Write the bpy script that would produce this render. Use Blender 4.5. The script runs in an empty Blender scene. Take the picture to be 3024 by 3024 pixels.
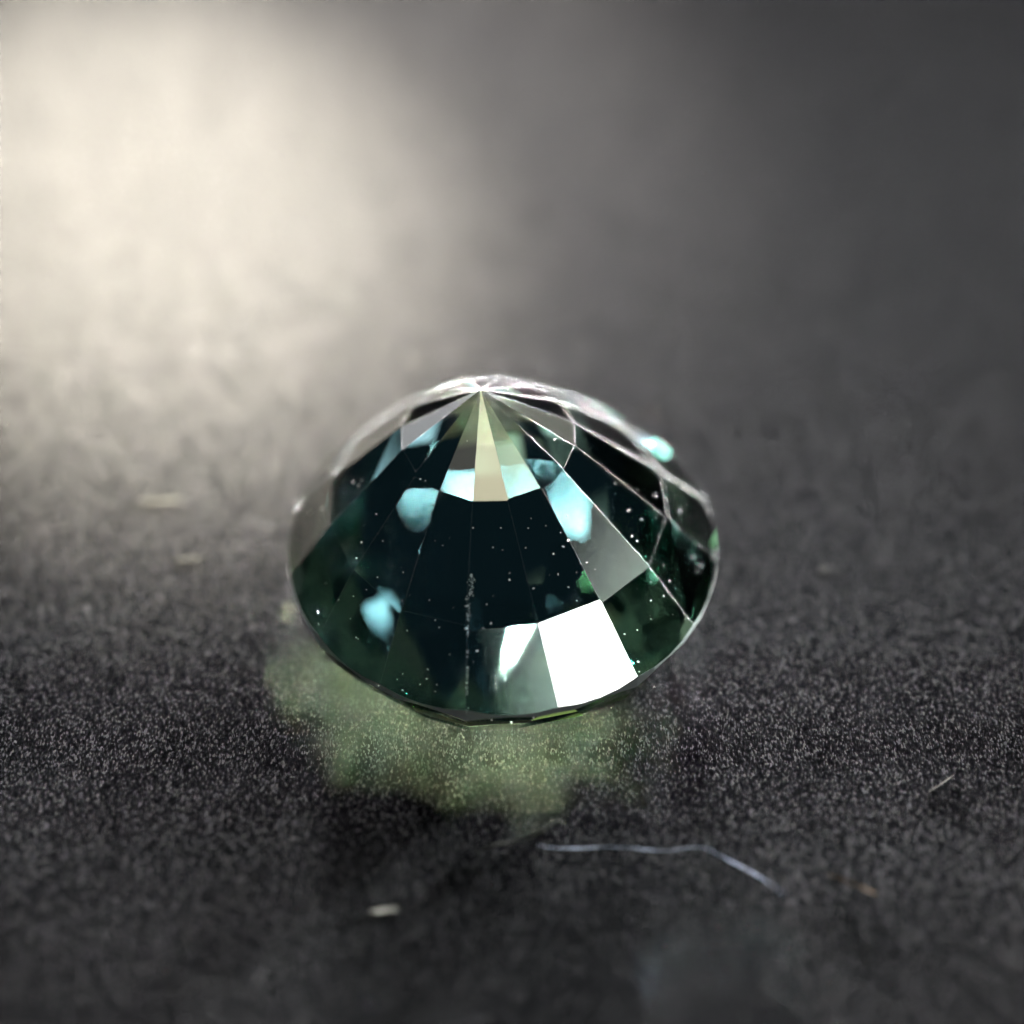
import bpy, bmesh, math, random
from mathutils import Vector, Matrix
import numpy as np

# ------------------------------------------------------------------ units
MM = 0.001                      # scene is built in millimetres, stored in metres
R = 3.25                        # girdle radius of the stone (mm)
HG = 0.22 * R                  # height of the girdle's upper edge above the sheet (mm)
scene = bpy.context.scene
COL = scene.collection

# ------------------------------------------------------------------ camera
EL, ROLL, DIST, FPX = math.radians(45.0772), math.radians(-0.2684), 8.0 * R, 5072.3645
IMG, CX, CY = 3024.0, 1483.0717, 1589.6091          # stone's girdle centre in the photograph
cam_pos = Vector((0, -math.cos(EL), math.sin(EL))) * DIST + Vector((0, 0, HG))
fw = Vector((0, math.cos(EL), -math.sin(EL)))
rt0 = Vector((1, 0, 0)); up0 = rt0.cross(fw)
rt = rt0 * math.cos(ROLL) + up0 * math.sin(ROLL)
up = -rt0 * math.sin(ROLL) + up0 * math.cos(ROLL)
cd = bpy.data.cameras.new('camera')
cam = bpy.data.objects.new('camera', cd); COL.objects.link(cam)
cam.matrix_world = Matrix(((rt.x, up.x, -fw.x, cam_pos.x * MM), (rt.y, up.y, -fw.y, cam_pos.y * MM),
                           (rt.z, up.z, -fw.z, cam_pos.z * MM), (0, 0, 0, 1)))
cd.sensor_width = 36; cd.sensor_height = 36; cd.sensor_fit = 'HORIZONTAL'
cd.lens = 36 * FPX / IMG
cd.shift_x = (IMG / 2 - CX) / IMG
cd.shift_y = -(IMG / 2 - CY) / IMG
cd.clip_start = 0.001; cd.clip_end = 10
cd.dof.use_dof = True
cd.dof.focus_distance = 7.42 * R * MM
APERTURE_MM = 1.75
cd.dof.aperture_fstop = cd.lens / APERTURE_MM
scene.camera = cam

# ------------------------------------------------------------------ world and lamps
w = bpy.data.worlds.new('World'); scene.world = w; w.use_nodes = True
bg = w.node_tree.nodes['Background']
bg.inputs['Color'].default_value = (0.75, 0.88, 1.0, 1)
bg.inputs['Strength'].default_value = 0.02
wt = w.node_tree                               # dim room: dark walls, lighter ceiling
tcw = wt.nodes.new('ShaderNodeTexCoord'); sxw = wt.nodes.new('ShaderNodeSeparateXYZ'); crw = wt.nodes.new('ShaderNodeValToRGB')
crw.color_ramp.elements[0].color = (0.03, 0.06, 0.07, 1); crw.color_ramp.elements[0].position = 0.1
crw.color_ramp.elements[1].color = (0.40, 0.78, 1.0, 1); crw.color_ramp.elements[1].position = 0.95
wt.links.new(tcw.outputs['Generated'], sxw.inputs['Vector']); wt.links.new(sxw.outputs['Z'], crw.inputs['Fac'])
wt.links.new(crw.outputs['Color'], bg.inputs['Color'])

def aim(o, pos, target):
    d = (Vector(target) - Vector(pos)).normalized()
    o.location = Vector(pos) * MM
    o.rotation_euler = d.to_track_quat('-Z', 'Y').to_euler()

def area(name, pos, target, sx, sy, power, color, shape='RECTANGLE'):
    l = bpy.data.lights.new(name, 'AREA'); l.shape = shape; l.size = sx * MM; l.size_y = sy * MM
    l.energy = power; l.color = color
    o = bpy.data.objects.new(name, l); COL.objects.link(o); aim(o, pos, target); return o

def sph(az, el, d):              # az from the camera's side towards the right, el above the sheet
    az, el = math.radians(az), math.radians(el)
    return Vector((math.sin(az) * math.cos(el), -math.cos(az) * math.cos(el), math.sin(el))) * d

BL = 125.0                       # strength of the row of low lamps behind the stone
LAMPS = [
    # name, azimuth, elevation, distance, width, height (mm), radiance, colour, shape[, beam spread in degrees]
    ('window_lamp', 51.5, 40.5, 400, 85, 85, 34, (1.0, 0.98, 0.95), 'RECTANGLE'),
    ('mint_accent', 14.2, 45, 400, 70, 50, 8, (0.74, 1.0, 0.90), 'RECTANGLE'),  # added lamp, turns part of one front facet mint
    ('front_lamp', 1, 30.5, 450, 92, 22, 150, (1.0, 0.97, 0.93), 'RECTANGLE'),
    ('ceiling_lamp', 12, 78, 500, 60, 60, 8.5, (1.0, 0.95, 0.66), 'RECTANGLE'),
    ('right_facet_accent', 84, 64, 500, 60, 50, 3.5, (1.0, 0.95, 0.70), 'RECTANGLE'),  # added to tone the facet right of the tip
    ('left_facet_accent', 290, 67, 500, 70, 70, 0.9, (1.0, 0.95, 0.80), 'RECTANGLE'),  # added dimly for the facet left of the tip
    ('culet_accent', 192, 60, 500, 110, 110, 1.0, (1.0, 0.95, 0.65), 'DISK'),  # accent added from behind to brighten the culet wedges
    ('back_left_accent', 238, 60, 500, 70, 70, 1.2, (0.95, 1.0, 0.80), 'DISK'),  # added accent for the wedge right of the culet
    ('back_right_accent', 120, 60, 500, 50, 50, 2.5, (0.8, 0.92, 1.0), 'DISK'),  # added cool accent for facets left of the culet
    ('edge_accent', 60, 8, 450, 120, 60, 50, (0.85, 1.0, 0.92), 'RECTANGLE'),  # added for mint glints on the right edge
    ('quad_accent', 93.2, 34.0, 400, 60, 22, 5, (0.86, 1.0, 0.9), 'RECTANGLE'),  # added to be mirrored in one middle facet
    ('rim_lamp', 221, 12, 420, 90, 60, 3, (0.95, 0.98, 1.0), 'RECTANGLE'),  # added to whiten the left shoulder
    ('right_rim_lamp', 143, 16, 420, 60, 40, 1.6, (0.95, 1.0, 0.85), 'RECTANGLE'),  # added, lights the right shoulder
    ('fill_lamp', 330, 58, 500, 60, 60, 50, (0.95, 0.98, 1.0), 'RECTANGLE'),  # added to lift the shadow in front of the stone
    ('left_glint_lamp', 30, 60, 500, 60, 60, 6, (0.85, 0.93, 1.0), 'RECTANGLE'),  # added to put glints on the upper left edge
    ('right_glint_lamp', 300, 52, 500, 60, 60, 6, (0.9, 1.0, 0.92), 'RECTANGLE'),  # added to put a glint on the upper right edge
    # low row of narrow-beam lamps added behind the stone to make its glow
    ('back_lamp', 204, 2.6, 120, 14, 6, BL * 0.5, (1.0, 0.98, 0.93), 'RECTANGLE', 7),
    ('back_lamp', 186, 2.6, 120, 25, 6, BL * 1.3, (1.0, 0.98, 0.93), 'RECTANGLE', 7),
    ('back_lamp', 168, 2.6, 120, 17, 6, BL * 0.7, (1.0, 0.99, 0.95), 'RECTANGLE', 7),
    ('back_lamp', 150, 2.6, 120, 17, 6, BL * 0.8, (0.98, 1.0, 0.97), 'RECTANGLE', 7),
    ('back_lamp', 129, 2.6, 120, 13, 6, BL * 0.8, (0.95, 1.0, 0.95), 'RECTANGLE', 7),
]
for n, az, el, d, sx, sy, L, c, sh, *spread in LAMPS:
    a = sx * sy * 1e-6 * (math.pi / 4 if sh == 'DISK' else 1.0)
    o = area(n, sph(az, el, d), (0, 0, 1), sx, sy, L * math.pi * a, c, sh)
    if spread: o.data.spread = math.radians(spread[0])

def pix_ray(u, v):
    d = fw * 1.0 + rt * ((u - CX) / FPX) - up * ((v - CY) / FPX)
    return d.normalized()
def ground_at(u, v, z=0.0):
    d = pix_ray(u, v); t = (z - cam_pos.z) / d.z
    return cam_pos + d * t

def beam(name, pos, target, watts, color, cone, radius, blend=1.0):      # focused lamp with a soft-edged beam
    l = bpy.data.lights.new(name, 'SPOT'); l.energy = watts; l.color = color
    l.spot_size = math.radians(cone); l.spot_blend = blend; l.shadow_soft_size = radius * MM
    o = bpy.data.objects.new(name, l); COL.objects.link(o); aim(o, pos, target); return o
WARM = (1.0, 0.93, 0.71)
POOL = ground_at(370, 540)
beam('pool_beam', POOL + sph(200, 40, 400), POOL, 1800.0, WARM, 2.1, 2)  # added beam in place of the sheet's glare at back left
WIDE = ground_at(900, 200)
beam('wide_beam', WIDE + sph(195, 40, 400), WIDE, 370.0, (1.0, 0.95, 0.82), 2.9, 2)  # second added beam, widens that bright area

# ------------------------------------------------------------------ render settings
scene.view_settings.view_transform = 'Standard'; scene.view_settings.look = 'None'
scene.view_settings.exposure = -0.25; scene.view_settings.gamma = 1.0
scene.render.engine = 'CYCLES'
cy = scene.cycles
cy.use_denoising = True; cy.denoiser = 'OPENIMAGEDENOISE'
cy.max_bounces = 24; cy.transmission_bounces = 24; cy.glossy_bounces = 16; cy.diffuse_bounces = 3
cy.caustics_reflective = True; cy.caustics_refractive = True
cy.blur_glossy = 0.0
cy.sample_clamp_direct = 0.0; cy.sample_clamp_indirect = 0.0
cy.use_guiding = True
cy.use_adaptive_sampling = False

# ------------------------------------------------------------------ helpers
def mat(name):
    m = bpy.data.materials.new(name); m.use_nodes = True
    nt = m.node_tree; nt.nodes.clear()
    out = nt.nodes.new('ShaderNodeOutputMaterial')
    return m, nt, out
def node(nt, typ, **kw):
    n = nt.nodes.new(typ)
    for k, v in kw.items():
        if k in n.inputs: n.inputs[k].default_value = v
        else: setattr(n, k, v)
    return n
def link(nt, a, ao, b, bi): nt.links.new(a.outputs[ao], b.inputs[bi])

def build(name, verts, faces, m, parent=None, smooth=False):
    me = bpy.data.meshes.new(name)
    me.from_pydata([tuple(Vector(v) * MM) for v in verts], [], faces)
    me.materials.append(m)
    if smooth:
        for p in me.polygons: p.use_smooth = True
    me.update()
    o = bpy.data.objects.new(name, me); COL.objects.link(o)
    if parent: o.parent = parent
    return o
def tag(o, label=None, cat=None, group=None, kind=None):
    if label: o['label'] = label
    if cat: o['category'] = cat
    if group: o['group'] = group
    if kind: o['kind'] = kind
    return o

# ------------------------------------------------------------------ materials
def sheet_material():
    m, nt, out = mat('black_textured_sheet')
    tc = node(nt, 'ShaderNodeTexCoord')
    mp = node(nt, 'ShaderNodeMapping'); mp.inputs['Scale'].default_value = (1000, 430, 1000)
    link(nt, tc, 'Object', mp, 'Vector')
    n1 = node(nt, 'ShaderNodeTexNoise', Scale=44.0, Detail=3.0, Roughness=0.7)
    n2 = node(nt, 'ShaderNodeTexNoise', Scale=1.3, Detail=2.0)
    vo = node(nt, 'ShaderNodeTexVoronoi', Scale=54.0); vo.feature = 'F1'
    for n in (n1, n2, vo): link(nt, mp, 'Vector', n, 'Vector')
    # speckled grain with its sparkle put into the colour, one shade per cell
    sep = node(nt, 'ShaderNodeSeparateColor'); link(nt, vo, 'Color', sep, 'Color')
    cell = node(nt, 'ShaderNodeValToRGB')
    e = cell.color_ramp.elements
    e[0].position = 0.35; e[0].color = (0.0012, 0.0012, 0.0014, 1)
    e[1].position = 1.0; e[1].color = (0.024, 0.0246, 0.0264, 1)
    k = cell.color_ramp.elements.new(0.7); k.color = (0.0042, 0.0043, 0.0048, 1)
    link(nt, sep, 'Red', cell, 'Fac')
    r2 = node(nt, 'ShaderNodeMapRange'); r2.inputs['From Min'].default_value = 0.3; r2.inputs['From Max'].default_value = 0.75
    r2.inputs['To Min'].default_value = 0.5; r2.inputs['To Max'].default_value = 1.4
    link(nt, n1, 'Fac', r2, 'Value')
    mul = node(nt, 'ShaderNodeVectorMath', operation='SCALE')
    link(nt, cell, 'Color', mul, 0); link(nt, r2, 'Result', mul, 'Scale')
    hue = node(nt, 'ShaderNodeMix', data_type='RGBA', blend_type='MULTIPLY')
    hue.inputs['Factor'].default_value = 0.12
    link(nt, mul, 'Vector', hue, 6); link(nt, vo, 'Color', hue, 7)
    bp = node(nt, 'ShaderNodeBump', Strength=0.55, Distance=0.012 * MM)
    link(nt, n1, 'Fac', bp, 'Height')
    p = node(nt, 'ShaderNodeBsdfPrincipled', Roughness=0.36)
    p.inputs['Specular IOR Level'].default_value = 0.0
    link(nt, hue, 2, p, 'Base Color'); link(nt, bp, 'Normal', p, 'Normal')
    link(nt, p, 'BSDF', out, 'Surface')
    return m

BODY_WARM = (0.60, 0.75, 0.68)      # absorbed along one internal path, yellow-green zone of the crystal
BODY_BLUE = (0.46, 0.63, 0.72)      # the same in the blue zone
def sapphire_material(name, through, body=None):
    # polished sapphire (ior 1.768): light loses colour each time it crosses the stone
    m, nt, out = mat(name)
    geo = node(nt, 'ShaderNodeNewGeometry'); tc = node(nt, 'ShaderNodeTexCoord')
    sx = node(nt, 'ShaderNodeSeparateXYZ'); link(nt, tc, 'Object', sx, 'Vector')
    zr = node(nt, 'ShaderNodeMapRange'); zr.inputs['From Min'].default_value = -1.2 * MM; zr.inputs['From Max'].default_value = 2.2 * MM
    zr.interpolation_type = 'SMOOTHSTEP'
    link(nt, sx, 'X', zr, 'Value')
    zone = node(nt, 'ShaderNodeMix', data_type='RGBA')
    zone.inputs[6].default_value = (*(body or BODY_BLUE), 1); zone.inputs[7].default_value = (*(body or BODY_WARM), 1)
    link(nt, zr, 'Result', zone, 'Factor')
    col = node(nt, 'ShaderNodeMix', data_type='RGBA'); col.inputs[6].default_value = (1, 1, 1, 1)
    link(nt, geo, 'Backfacing', col, 'Factor'); link(nt, zone, 2, col, 7)
    fr = node(nt, 'ShaderNodeFresnel', IOR=1.768)
    gl = node(nt, 'ShaderNodeBsdfGlossy', Roughness=0.0); link(nt, col, 2, gl, 'Color')
    rf = node(nt, 'ShaderNodeBsdfRefraction', IOR=1.768, Roughness=0.0); rf.inputs['Color'].default_value = (*through, 1)
    mx = node(nt, 'ShaderNodeMixShader')
    link(nt, fr, 'Fac', mx, 0); link(nt, rf, 'BSDF', mx, 1); link(nt, gl, 'BSDF', mx, 2)
    link(nt, mx, 'Shader', out, 'Surface')
    return m

def dust_material(name, c, rough=0.6):
    m, nt, out = mat(name)
    tc = node(nt, 'ShaderNodeTexCoord')
    n1 = node(nt, 'ShaderNodeTexNoise', Scale=30000.0, Detail=2.0); link(nt, tc, 'Object', n1, 'Vector')
    cr = node(nt, 'ShaderNodeValToRGB')
    cr.color_ramp.elements[0].color = (*[x * 0.6 for x in c], 1); cr.color_ramp.elements[1].color = (*c, 1)
    link(nt, n1, 'Fac', cr, 'Fac')
    p = node(nt, 'ShaderNodeBsdfPrincipled', Roughness=rough)
    link(nt, cr, 'Color', p, 'Base Color'); link(nt, p, 'BSDF', out, 'Surface')
    return m

def fibre_material(name, c, film=0.0, trans=0.0):
    m, nt, out = mat(name)
    tc = node(nt, 'ShaderNodeTexCoord')
    n1 = node(nt, 'ShaderNodeTexNoise', Scale=1800.0, Detail=2.0); link(nt, tc, 'Object', n1, 'Vector')
    p = node(nt, 'ShaderNodeBsdfPrincipled', Roughness=0.7, IOR=1.5)
    p.inputs['Specular IOR Level'].default_value = 0.12 if film else 0.0
    cr = node(nt, 'ShaderNodeValToRGB')           # broken glints put into the colour as dull and bright stretches
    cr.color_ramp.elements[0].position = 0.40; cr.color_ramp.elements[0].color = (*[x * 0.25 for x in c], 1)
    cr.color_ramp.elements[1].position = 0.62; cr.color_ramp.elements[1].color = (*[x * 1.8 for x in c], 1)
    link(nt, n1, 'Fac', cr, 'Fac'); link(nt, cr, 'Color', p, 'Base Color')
    p.inputs['Transmission Weight'].default_value = trans
    if film:
        r = node(nt, 'ShaderNodeMapRange'); r.inputs['From Min'].default_value = 0.3; r.inputs['From Max'].default_value = 0.7
        r.inputs['To Min'].default_value = film * 0.5; r.inputs['To Max'].default_value = film * 1.6
        link(nt, n1, 'Fac', r, 'Value'); link(nt, r, 'Result', p, 'Thin Film Thickness')
        p.inputs['Thin Film IOR'].default_value = 1.8
    link(nt, p, 'BSDF', out, 'Surface')
    return m

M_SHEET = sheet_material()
M_GEM = sapphire_material('sapphire_pavilion', (0.68, 0.82, 0.81))
M_GIRDLE = dust_material('ground_girdle', (0.04, 0.045, 0.045), 0.3)
M_CROWN = sapphire_material('sapphire_crown', (0.95, 1.0, 0.56), (0.62, 0.74, 0.56))
M_TABLE = sapphire_material('sapphire_table', (0.95, 0.97, 0.95), (0.86, 0.95, 0.97))
M_DUST = dust_material('white_dust', (0.6, 0.6, 0.6))
M_CHIP = dust_material('chipped_crystal', (0.22, 0.235, 0.24), 0.35)
M_RIDGE = dust_material('polished_ridge', (0.022, 0.028, 0.03), 0.4)
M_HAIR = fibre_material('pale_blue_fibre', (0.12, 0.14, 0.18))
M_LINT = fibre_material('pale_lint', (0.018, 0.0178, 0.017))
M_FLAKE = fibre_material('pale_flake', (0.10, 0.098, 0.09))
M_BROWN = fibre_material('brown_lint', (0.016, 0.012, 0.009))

# ------------------------------------------------------------------ the sheet the stone lies on
G = 150
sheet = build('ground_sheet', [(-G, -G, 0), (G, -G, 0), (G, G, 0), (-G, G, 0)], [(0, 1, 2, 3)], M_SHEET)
sheet.name = 'ground'
tag(sheet, 'black fine-grained sheet under the stone', 'ground', kind='structure')

# ------------------------------------------------------------------ the sapphire
random.seed(4)
PH = math.radians(13.3036); BY = 1.0546
R2, Z2, R1, Z1, ZA = 0.7703, 0.2407, 0.3916, 0.5747, 0.8233
SX, SY = -0.1101, 0.1168
def pv(r, z, th):                # point of the pavilion, girdle's upper edge at z = 0 (unit radius)
    return Vector((r * math.sin(th) + SX * z, -BY * r * math.cos(th) + SY * z, z))
planes = []                      # (point, outward normal, part, index)
def add_plane(a, b, c, part, jit=0.0):
    n = (b - a).cross(c - a).normalized()
    ctr = Vector((0, 0, 0.15))
    if n.dot(a - ctr) < 0: n.negate()
    if jit:
        n = (n + Vector((random.gauss(0, jit), random.gauss(0, jit), random.gauss(0, jit)))).normalized()
    planes.append(((a + b + c) / 3 if jit else a, n, part))
NF = 16
st = 2 * math.pi / NF
apex = Vector((SX * ZA, SY * ZA, ZA))
for k in range(NF):
    t0, t1 = PH + k * st, PH + (k + 1) * st
    add_plane(pv(R1, Z1, t0), pv(R1, Z1, t1), apex, 'pavilion', 0.0)
    add_plane(pv(R2, Z2, t0), pv(R2, Z2, t1), pv(R1, Z1, t0), 'pavilion', 0.003)
    add_plane(pv(1.0, 0, t0), pv(1.0, 0, t1), pv(R2, Z2, t0), 'pavilion', 0.003)
# girdle band: 64 sides, very slightly inside the corners of the lower facets
GR = math.cos(st / 2) * 1.012
for k in range(64):
    t = PH + (k + 0.5) * 2 * math.pi / 64
    n = Vector((math.sin(t), -math.cos(t) / BY, 0)).normalized()
    planes.append((Vector((GR * math.sin(t), -BY * GR * math.cos(t), 0)), n, 'girdle'))
# crown, pointing down: eight mains, sixteen break facets, eight star facets, table
HT = HG / R
def crown_plane(th, slope, r, z, part='crown'):
    s = math.radians(slope)
    n = Vector((math.sin(th) * math.sin(s), -math.cos(th) * math.sin(s) / BY, -math.cos(s))).normalized()
    planes.append((Vector((r * math.sin(th), -BY * r * math.cos(th), z)), n, part))
ZB = -0.038
def crown_slope(th, steep, flat):      # shaped for the glow: steeper towards the front than at the back
    t = 0.5 - 0.5 * math.tanh((math.cos(th - math.radians(-8)) - 0.05) * -4)
    return flat + (steep - flat) * t
for k in range(8):
    th = PH + k * math.pi / 4
    crown_plane(th, crown_slope(th, 62, 25), 0.99, ZB)
for k in range(16):
    th = PH + (k + 0.5) * math.pi / 8
    crown_plane(th, crown_slope(th, 66, 28), 0.985, ZB - 0.004)
planes.append((Vector((0, 0, -HT)), Vector((0, 0, -1)), 'table'))

bm = bmesh.new()
bmesh.ops.create_cube(bm, size=4.0)
for i, (p, n, part) in enumerate(planes):
    geom = bm.verts[:] + bm.edges[:] + bm.faces[:]
    res = bmesh.ops.bisect_plane(bm, geom=geom, dist=1e-6, plane_co=p, plane_no=n, clear_outer=True)
    ed = [e for e in res['geom_cut'] if isinstance(e, bmesh.types.BMEdge)]
    if len(ed) >= 3:
        bmesh.ops.contextual_create(bm, geom=ed)
bmesh.ops.remove_doubles(bm, verts=bm.verts[:], dist=1e-5)
bmesh.ops.recalc_face_normals(bm, faces=bm.faces[:])
bm.normal_update()
parts = {'pavilion': [], 'girdle': [], 'crown': [], 'table': []}
for f in bm.faces:
    c = f.calc_center_median()
    best = min(planes, key=lambda q: abs((c - q[0]).dot(q[1])) + (1 - f.normal.dot(q[1])) * 5)
    parts[best[2]].append(f)
gem = bpy.data.objects.new('sapphire', None); COL.objects.link(gem)
gem.empty_display_size = 2 * MM
tag(gem, 'round faceted blue-green sapphire lying table down, pointed culet up', 'gemstone')
LIFT = Vector((0, 0, HG + 0.003))
def shell(name, faces, m):
    vs, fs, idx = [], [], {}
    for f in faces:
        row = []
        for v in f.verts:
            if v.index not in idx:
                idx[v.index] = len(vs); vs.append(v.co * R + LIFT)
            row.append(idx[v.index])
        fs.append(row)
    return build(name, vs, fs, m, gem)
bm.verts.index_update()
def facet_key(f):
    c = f.calc_center_median(); return (round(c.z, 1), math.atan2(c.x, -c.y))
for f in sorted(parts['pavilion'], key=facet_key):
    shell('pavilion_facet', [f], M_GEM)
shell('girdle', parts['girdle'], M_GIRDLE)
shell('crown', parts['crown'], M_CROWN)
shell('table_facet', parts['table'], M_TABLE)
print('GEM', {k: len(v) for k, v in parts.items()}, len(bm.verts))
gem_faces = [(f.calc_center_median() * R + LIFT, f.normal.copy(), [v.co * R + LIFT for v in f.verts]) for f in parts['pavilion'] + parts['girdle']]

def gem_at(u, v):                # where the sight line through a photograph pixel meets the stone
    d = pix_ray(u, v); best = None
    for c, n, vs in gem_faces:
        dn = d.dot(n)
        if dn >= -1e-6: continue
        t = (c - cam_pos).dot(n) / dn
        q = cam_pos + d * t
        if all((q - cc).dot(nn) <= 1e-4 for cc, nn, _ in gem_faces) and (best is None or t < best[0]):
            best = (t, q, n)
    return best

# slightly rounded ridges between the facets: hair-thin lines that catch the light
rv, rf = [], []
for e in bm.edges:
    a, b = [v.co * R + LIFT for v in e.verts]
    if a.z < HG - 0.02 and b.z < HG - 0.02 or (a - b).length < 0.12: continue
    if all(f in parts['girdle'] for f in e.link_faces): continue
    d = (b - a).normalized(); n = sum((f.normal for f in e.link_faces), Vector()).normalized(); t = d.cross(n)
    o = len(rv); r = 0.0008 if (a.y + b.y) / 2 < 0.6 else 0.0016      # back ridges thickened to draw a bright outline
    for p in (a, b):
        for k in range(5):
            g = math.pi * (k / 4); rv.append(p + (t * math.cos(g) + n * math.sin(g) * 0.8) * r)
    for k in range(4): rf.append([o + k, o + k + 1, o + 5 + k + 1, o + 5 + k])
ridge = build('facet_ridge', rv, rf, M_RIDGE, gem)
tag(ridge, kind='stuff')

# ------------------------------------------------------------------ dust on the stone, chips along its worn edge
def specks(name, spots, m, parent=None):
    vs, fs = [], []
    for q, n, r in spots:
        b = bmesh.new(); bmesh.ops.create_icosphere(b, subdivisions=1, radius=1.0)
        a = Vector((random.uniform(.6, 1.9), random.uniform(.5, 1.1), random.uniform(.4, 1)))
        rot = Matrix.Rotation(random.uniform(0, 6.28), 3, 'Z')
        o = len(vs)
        for v in b.verts:
            p = Vector((v.co.x * a.x, v.co.y * a.y, v.co.z * a.z)) * random.uniform(.75, 1.15)
            vs.append(q + n * r * 0.5 + (rot @ p) * r)
        for f in b.faces: fs.append([o + v.index for v in f.verts])
        b.free()
    return build(name, vs, fs, m, parent, True)

Z1PX = [(1210,740,9),(1190,765,8),(1150,795,9),(1170,878,9),(1205,640,8),(1285,830,6),(1320,858,6),(1212,930,6),
        (905,768,7),(1038,770,7),(972,900,8),(880,1000,7),(897,1078,8),(865,1098,6),(840,1190,7),(905,1195,4),(950,1195,6),
        (555,1107,8),(348,1135,8),(356,1141,5),(435,890,6),(370,748,7),(350,812,7),(225,915,6),(370,495,5),(358,515,5),(430,632,4),
        (1720,807,8),(1510,655,6),(1490,535,5),(1600,967,6),(1548,985,6),(1548,1060,6),(1440,1122,7),(1492,1105,6),
        (1495,1235,9),(1500,1275,6),(1245,870,5),(1070,935,6),(195,1082,5),(535,985,5),(540,870,5),(440,1330,8),
        (537,1350,6),(670,1355,5),(1155,330,7),(610,490,6),(630,497,5),(800,335,7),(1048,690,6),(1180,708,5),(1060,650,5),
        (1120,680,5),(1548,910,5),(980,1480,9),(1070,1460,6),(900,1470,6),(640,1265,6),(390,940,4),(700,760,4)]
spots = []
PXMM = R / 637.0
for x, y, r in Z1PX:
    h = gem_at(800 + x * 0.7246, 1060 + y * 0.7246)
    if h: spots.append((h[1], h[2], r * 0.34 * PXMM))
for _ in range(90):
    h = gem_at(random.uniform(900, 2080), random.uniform(1380, 2100))
    if h: spots.append((h[1], h[2], random.uniform(.6, 1.8) * PXMM))
dust = specks('dust', spots, M_DUST)
tag(dust, 'tiny white dust specks scattered over the polished facets', 'dust', kind='stuff')

chips = []
for i in range(230):
    t = random.random() ** 1.3
    v = 1695 + t * 420
    amp = 9 if 1705 < v < 1830 else 3.0
    if v > 1860 and math.sin(v * 0.11) + math.sin(v * 0.037) > 0.25: continue
    u = 1388 - (v - 1700) * 0.018 + random.gauss(0, amp * 0.45) + (4 if v < 1760 else -3)
    h = gem_at(u, v)
    if h: chips.append((h[1], h[2], random.uniform(0.5, 1.3) * (2.0 if random.random() < 0.12 else 1.0) * (1.35 if v < 1835 else 1.0) * PXMM))
h = gem_at(1377, 1856)
if h: chips.append((h[1], h[2], 5.5 * PXMM))
worn = specks('worn_edge', chips, M_CHIP, gem)
tag(worn, 'chipped white line along one facet edge', kind='stuff')

# ------------------------------------------------------------------ lint and fibres on the sheet
def tube(name, pts, rad, m, sides=8):
    # smooth polyline -> tapered tube
    P = [Vector(p) for p in pts]; fine = []
    for i in range(len(P) - 1):
        p0, p1, p2, p3 = P[max(i - 1, 0)], P[i], P[i + 1], P[min(i + 2, len(P) - 1)]
        for s in range(8):
            t = s / 8
            fine.append(0.5 * ((2 * p1) + (p2 - p0) * t + (2 * p0 - 5 * p1 + 4 * p2 - p3) * t * t + (3 * p1 - p0 - 3 * p2 + p3) * t ** 3))
    fine.append(P[-1])
    vs, fs = [], []
    n = len(fine)
    for i, p in enumerate(fine):
        d = (fine[min(i + 1, n - 1)] - fine[max(i - 1, 0)]).normalized()
        s = d.cross(Vector((0, 0, 1))).normalized(); q = s.cross(d)
        e = min(1.0, 0.35 + 3 * min(i, n - 1 - i) / n) * rad * (1 + 0.12 * math.sin(i * 1.7))
        for k in range(sides):
            a = 2 * math.pi * k / sides
            vs.append(p + (s * math.cos(a) + q * math.sin(a)) * e)
    for i in range(n - 1):
        for k in range(sides):
            fs.append([i * sides + k, i * sides + (k + 1) % sides, (i + 1) * sides + (k + 1) % sides, (i + 1) * sides + k])
    fs.append(list(range(sides))[::-1]); fs.append([(n - 1) * sides + k for k in range(sides)])
    return build(name, vs, fs, m, None, True)

def fibre(name, px, rad, m, label, z=None):
    pts = []
    for i, q in enumerate(px):
        zz = rad + 0.002 + (q[2] if len(q) > 2 else 0)
        pts.append(ground_at(q[0], q[1], zz))
    o = tube(name, pts, rad, m)
    return tag(o, label, 'fibre')

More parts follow.
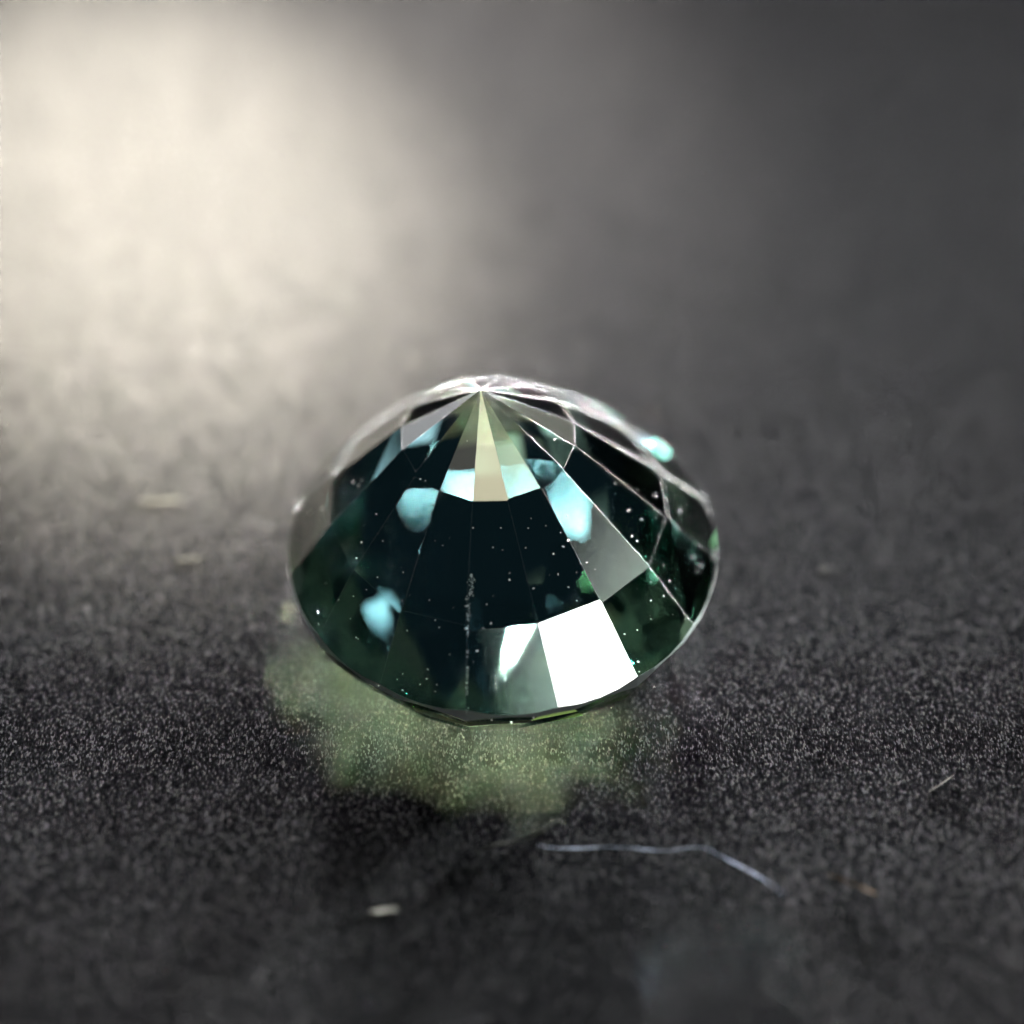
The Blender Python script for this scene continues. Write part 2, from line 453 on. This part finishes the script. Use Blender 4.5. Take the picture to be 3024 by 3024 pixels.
fibre('fibre', [(1585, 2492), (1625, 2503, .02), (1700, 2505, .05), (1820, 2502, .08), (1960, 2512, .05), (2040, 2503, .06), (2090, 2507, .09),
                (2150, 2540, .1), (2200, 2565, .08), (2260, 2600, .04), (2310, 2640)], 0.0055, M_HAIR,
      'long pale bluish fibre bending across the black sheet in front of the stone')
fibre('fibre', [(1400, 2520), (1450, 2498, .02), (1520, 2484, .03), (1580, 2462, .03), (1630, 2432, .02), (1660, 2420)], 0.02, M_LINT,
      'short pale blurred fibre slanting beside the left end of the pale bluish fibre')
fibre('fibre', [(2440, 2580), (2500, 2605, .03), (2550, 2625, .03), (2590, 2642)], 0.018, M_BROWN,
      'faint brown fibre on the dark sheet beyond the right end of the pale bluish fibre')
fibre('fibre', [(2740, 2340), (2780, 2315, .01), (2815, 2290)], 0.008, M_LINT,  # scratch in the sheet, modelled as a thin tube
      'hair-thin straight pale scratch alone on the darkest part of the sheet')
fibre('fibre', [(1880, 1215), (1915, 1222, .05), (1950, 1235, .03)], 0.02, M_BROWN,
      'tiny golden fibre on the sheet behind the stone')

def flake(name, u, v, wpx, hpx, ang, m, label, th=0.008):
    c = ground_at(u, v, th)
    sx, sy = wpx * PXMM / 2, hpx * PXMM / 2
    vs, fs = [], []
    nn = 10
    for z in (-th * 0.9, th * 0.6):
        for k in range(nn):
            a = 2 * math.pi * k / nn
            r = random.uniform(.8, 1.1)
            x = math.copysign(abs(math.cos(a)) ** .6, math.cos(a)) * sx * r; y = math.copysign(abs(math.sin(a)) ** .6, math.sin(a)) * sy * r
            vs.append(c + Vector((x * math.cos(ang) - y * math.sin(ang), x * math.sin(ang) + y * math.cos(ang), z * random.uniform(.7, 1.0))))
    fs.append(list(range(nn))[::-1]); fs.append(list(range(nn, 2 * nn)))
    for k in range(nn): fs.append([k, (k + 1) % nn, nn + (k + 1) % nn, nn + k])
    return tag(build(name, vs, fs, m), label, 'flake')
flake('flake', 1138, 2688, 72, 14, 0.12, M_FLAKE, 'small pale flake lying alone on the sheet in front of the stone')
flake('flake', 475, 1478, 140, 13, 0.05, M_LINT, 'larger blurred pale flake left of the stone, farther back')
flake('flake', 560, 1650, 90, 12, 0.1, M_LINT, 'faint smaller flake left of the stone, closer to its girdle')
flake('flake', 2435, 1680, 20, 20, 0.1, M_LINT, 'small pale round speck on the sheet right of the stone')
